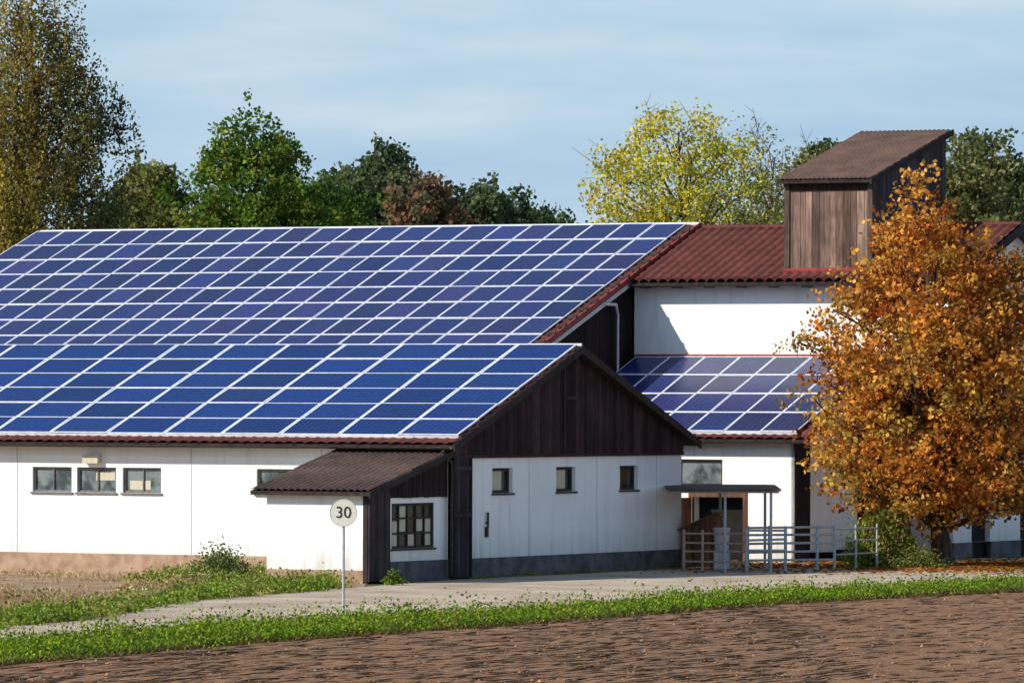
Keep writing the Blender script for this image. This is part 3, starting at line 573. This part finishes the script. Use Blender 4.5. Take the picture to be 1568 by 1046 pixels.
for a in [(585,228,84,HG,90,0),(525,250,56,HG,45,5),(648,264,50,RB,45,-6),(625,290,50,RB,30,-8),(690,296,46,RB,28,-5),(735,276,62,HG,55,0),(790,290,62,HG,50,3),(835,308,54,HG,38,6),(868,316,48,HG,30,8),(230,248,54,OV,45,10),(470,285,54,HG,38,6),(915,326,46,HG,28,6),(1250,212,36,HG,35,0),(1290,214,32,OV,28,6),(1545,245,36,OV,35,4),(1600,240,50,HG,40,4),(1490,205,38,OV,40,8),(170,275,55,HG,25,5)]: rowtree(*a)
C=np.concatenate(Cs); leafmesh('foliage',C,rng.uniform(.2,.36,len(C)),np.concatenate(cols),row,.42)
segs=[(np.array([x,rng.uniform(-5,8),0.]),np.array([x+.2,0,9.]),.3,.15) for x in np.arange(-20,30,3.0)]; tubes('trunks',segs,row)

iv=empty('ivy_covered_stump',(9.55,12.0,0))
tubes('stump',[(np.array([0,0,0.]),np.array([.05,0,1.0]),.45,.33),(np.array([.05,0,1.0]),np.array([.0,.05,1.3]),.33,.18),(np.array([.5,.1,0.]),np.array([.65,.1,1.2]),.2,.14)],iv)
n=9000; th=rng.uniform(0,6.28,n); z=rng.random(n)**1.1*1.5; r=(.66-.25*z/1.5)*rng.uniform(.8,1.15,n)*(1+.2*np.sin(3*th+z*4))
leafmesh('ivy',np.stack([.15+r*np.cos(th),r*np.sin(th),z],-1),.11,palette([(.28,.36,.05),(.18,.24,.04),(.46,.44,.07),(.24,.16,.06),(.34,.24,.09)],n)*rng.uniform(.6,1.3,(n,1)),iv,.45)
n=8500; r=np.abs(rng.normal(0,4.2,n)); th=rng.uniform(0,6.28,n); C=np.stack([11.5+r*np.cos(th),13+r*np.sin(th)*1.0,rng.uniform(.02,.05,n)],-1)
a=rng.uniform(0,6.28,n); s=rng.uniform(.05,.10,n)[:,None]; A_=np.stack([np.cos(a),np.sin(a),rng.uniform(-.4,.4,n)],-1); B_=np.stack([-np.sin(a),np.cos(a),rng.uniform(-.4,.4,n)],-1)
V=np.stack([C-A_*s,C+B_*s*.7,C+A_*s,C-B_*s*.7],1); mesh_np('fallen_leaves',V.reshape(-1,3),4,np.repeat(palette(OR[:5]+[(.18,.09,.05)],n)*rng.uniform(.4,.9,(n,1)),4,axis=0),['leaf'])
def bush(name,x,y,h,r,n,pal):
    e=empty(name,(x,y,0)); C=rng.normal(0,1,(n,3))*np.array([r*.45,r*.45,h*.30]); C[:,2]=np.abs(C[:,2])+.05; C[:,:2]*=np.clip(1.2-C[:,2:3]/h*.7,.3,1.2); leafmesh('foliage',C,.075,palette(pal,n)*rng.uniform(.6,1.3,(n,1)),e,.35)
    tubes('stems',[(np.zeros(3),np.array([rng.normal(0,r*.3),rng.normal(0,r*.3),h*.5]),.012,.005) for _ in range(14)],e,n=4)
bush('weed_bush',-6.9,-.8,.95,.75,4200,[(.16,.21,.06),(.21,.25,.08),(.12,.16,.05)])
bush('weed_bush.001',-5.5,-1.2,.5,.7,1800,G)
bush('weed_bush.002',-2.75,-4.3,.42,.22,500,G)
bush('weed_bush.003',8.9,11.6,1.5,.4,1300,[(.30,.38,.05),(.2,.28,.04)])
bush('weed_bush.004',10.4,11.2,.7,.7,1600,[(.20,.26,.05),(.3,.28,.07),(.12,.15,.04)])

# ---------------------------------------------------------------- sign
sg=empty('traffic_sign',(-3.32,-26,0)); mb=MB()
mb.tube((0,0,0),(0,0,1.88),.026,n=12); mb.box(-.03,.03,-.035,.03,1.95,2.0); mb.box(-.03,.03,-.035,.03,2.2,2.25); mb.tube((0,0,1.88),(0,0,2.3),.026,n=12); mb.build('pole',sg,['steel'])
mb=MB(); mb.tube((0,-.04,2.11),(0,-.052,2.11),.275,n=48); mb.build('plate',sg,['signface'])
mb=MB(); R0,R1=.262,.272
for i in range(48):
    a0,a1=2*math.pi*i/48,2*math.pi*(i+1)/48; f=lambda r,a:(r*math.cos(a),-.055,2.11+r*math.sin(a)); mb.poly([f(R0,a0),f(R1,a0),f(R1,a1),f(R0,a1)])
mb.build('rim',sg,['steel'])
cu=bpy.data.curves.new('txt','FONT'); cu.body='30'; cu.size=.32; cu.align_x='CENTER'; cu.align_y='CENTER'; cu.extrude=.002
to=bpy.data.objects.new('txt',cu); sc.collection.objects.link(to); bpy.context.view_layer.update()
me=bpy.data.meshes.new_from_object(to.evaluated_get(bpy.context.evaluated_depsgraph_get())); bpy.data.objects.remove(to)
me.transform(Matrix.Translation((0,-.058,2.11))@Matrix.Rotation(math.pi/2,4,'X')); me.materials.clear(); finish(me,'digits',sg,['signblack'])
sg.rotation_euler=(0,0,math.radians(-4))

# ---------------------------------------------------------------- canopy, fences, yard things
cn=empty('shelter_canopy',(0,0,0)); mb=MB()
mb.hexa([(3.9,6.9,2.04),(6.75,6.9,2.04),(6.75,11,2.10),(3.9,11,2.10)],[(3.9,6.9,2.09),(6.75,6.9,2.09),(6.75,11,2.15),(3.9,11,2.15)]); mb.build('roof',cn,['brown'])
mb=MB()
for x,y in ((6.5,7.1),(5.35,7.1),(6.5,10.8),(5.35,10.8),(4.3,10.8)): mb.tube((x,y,0),(x,y,2.06),.035,n=8)
mb.tube((3.9,7.1,2.02),(6.7,7.1,2.02),.03); mb.build('posts',cn,['steel'])
def fence(name,p0,p1,zs,posts,mat,r=.024,h=1.15):
    e=empty(name,(p0[0],p0[1],0)); mb=MB(); d=(p1[0]-p0[0],p1[1]-p0[1])
    for z in zs: mb.tube((0,0,z),(d[0],d[1],z+random.uniform(-.02,.02)),r,n=8)
    for t in posts: mb.tube((d[0]*t,d[1]*t,0),(d[0]*t,d[1]*t,h),r*1.35,n=8)
    mb.build('rails_and_posts',e,[mat]); return e
fence('metal_gate',(5.95,8.0),(8.2,9.2),[.28,.48,.70,.92,1.1],[0,.25,.8,1],'steel',.03)
fence('metal_fence',(4.35,8.2),(5.9,7.6),[.25,.5,.72,.95],[0,.3,.65,1],'rustpaint',.027,1.05)
fence('metal_fence.001',(5.9,7.4),(6.9,7.9),[.3,.55,.8,1.05],[0,1],'steel',.03,1.15)
fence('metal_fence.002',(8.2,9.2),(9.4,11.2),[.4,.75,1.05],[.5,1],'steel',.022,1.15)
tb=empty('water_tub',(5.35,9.6,0)); mb=MB(); mb.tube((0,0,.45),(0,0,1.05),.17,.21,16); mb.tube((0,0,1.03),(0,0,1.07),.23,.23,16); mb.box(-.2,.2,-.2,.2,0,.45); mb.build('tub',tb,['pipe'])
fb_=empty('wooden_feed_box',(4.85,10.6,0),math.radians(-15)); mb=MB()
planks(mb,lambda s,z,d:(s,-.4+d,z),-.42,.42,lambda s:.05,lambda s:1.0+.45*(s+.42),.13,d0=-.04,base=(1.2,1.1,1)); planks(mb,lambda s,z,d:(.42-d,s,z),-.4,.4,lambda s:.05,lambda s:1.36,.13,d0=-.04)
mb.hexa([(-.5,-.5,.97),(.5,-.5,1.42),(.5,.5,1.42),(-.5,.5,.97)],[(-.5,-.5,1.01),(.5,-.5,1.46),(.5,.5,1.46),(-.5,.5,1.01)],0,(1.3,1.2,1.1)); mb.build('boards',fb_,['woodbrown'])

# ---------------------------------------------------------------- light, sky, camera
el=math.radians(32); hx,hy=-.915,-.403
ts_=Vector((hx*math.cos(el),hy*math.cos(el),math.sin(el))).normalized()
li=bpy.data.lights.new('sun','SUN'); li.energy=5.0; li.angle=math.radians(.5); li.color=(1,.94,.84); lo=bpy.data.objects.new('sun',li); sc.collection.objects.link(lo)
lo.rotation_euler=ts_.to_track_quat('Z','Y').to_euler()
w=bpy.data.worlds.new('World'); sc.world=w; w.use_nodes=True; nt=w.node_tree; nt.nodes.clear(); o=nt.nodes.new('ShaderNodeOutputWorld')
sky=N(nt,'ShaderNodeTexSky'); sky.sky_type='NISHITA'; sky.sun_disc=False; sky.sun_elevation=el; sky.sun_rotation=math.atan2(hx,hy)%(2*math.pi); sky.air_density=1.1; sky.dust_density=.4; sky.ozone_density=2.5
tc=N(nt,'ShaderNodeTexCoord'); nt.links.new(tc.outputs['Generated'],sky.inputs['Vector'])
bg=N(nt,'ShaderNodeBackground'); bg.inputs['Strength'].default_value=.15; nt.links.new(sky.outputs[0],bg.inputs[0])
mp=N(nt,'ShaderNodeMapping'); mp.inputs['Scale'].default_value=(7,7,38); mp.inputs['Rotation'].default_value=(0,math.radians(-9),0); mp.inputs['Location'].default_value=(.35,0,.2); nt.links.new(tc.outputs['Generated'],mp.inputs[0]); nn=noise(nt,1.5,7,mp.outputs[0],.5)
rr=ramp(nt,nn.outputs['Fac'],[(.38,(.37,.56,.77)),(.54,(.48,.65,.81)),(.70,(.66,.76,.85))])
sp=N(nt,'ShaderNodeSeparateXYZ'); nt.links.new(tc.outputs['Generated'],sp.inputs[0])
mr=N(nt,'ShaderNodeMapRange'); mr.inputs[1].default_value=.06; mr.inputs[2].default_value=.45; mr.inputs[3].default_value=.94; mr.inputs[4].default_value=0.0; nt.links.new(sp.outputs['Z'],mr.inputs[0])
bg2=N(nt,'ShaderNodeBackground'); nt.links.new(rr.outputs[0],bg2.inputs[0]); bg2.inputs[1].default_value=1.0
mx=N(nt,'ShaderNodeMixShader'); nt.links.new(mr.outputs[0],mx.inputs[0]); nt.links.new(bg.outputs[0],mx.inputs[1]); nt.links.new(bg2.outputs[0],mx.inputs[2]); nt.links.new(mx.outputs[0],o.inputs[0])
cam=bpy.data.cameras.new('camera'); cam.lens=9600*36/1568; cam.sensor_width=36; cam.clip_start=1; cam.clip_end=6000
co=bpy.data.objects.new('camera',cam); sc.collection.objects.link(co)
co.matrix_world=Matrix.Translation((0,-150,4.5))@Matrix.Rotation(math.radians(90.463),4,'X')@Matrix.Rotation(math.radians(.15),4,'Z')
sc.camera=co
sc.view_settings.view_transform='Standard'; sc.view_settings.look='None'; sc.view_settings.exposure=0
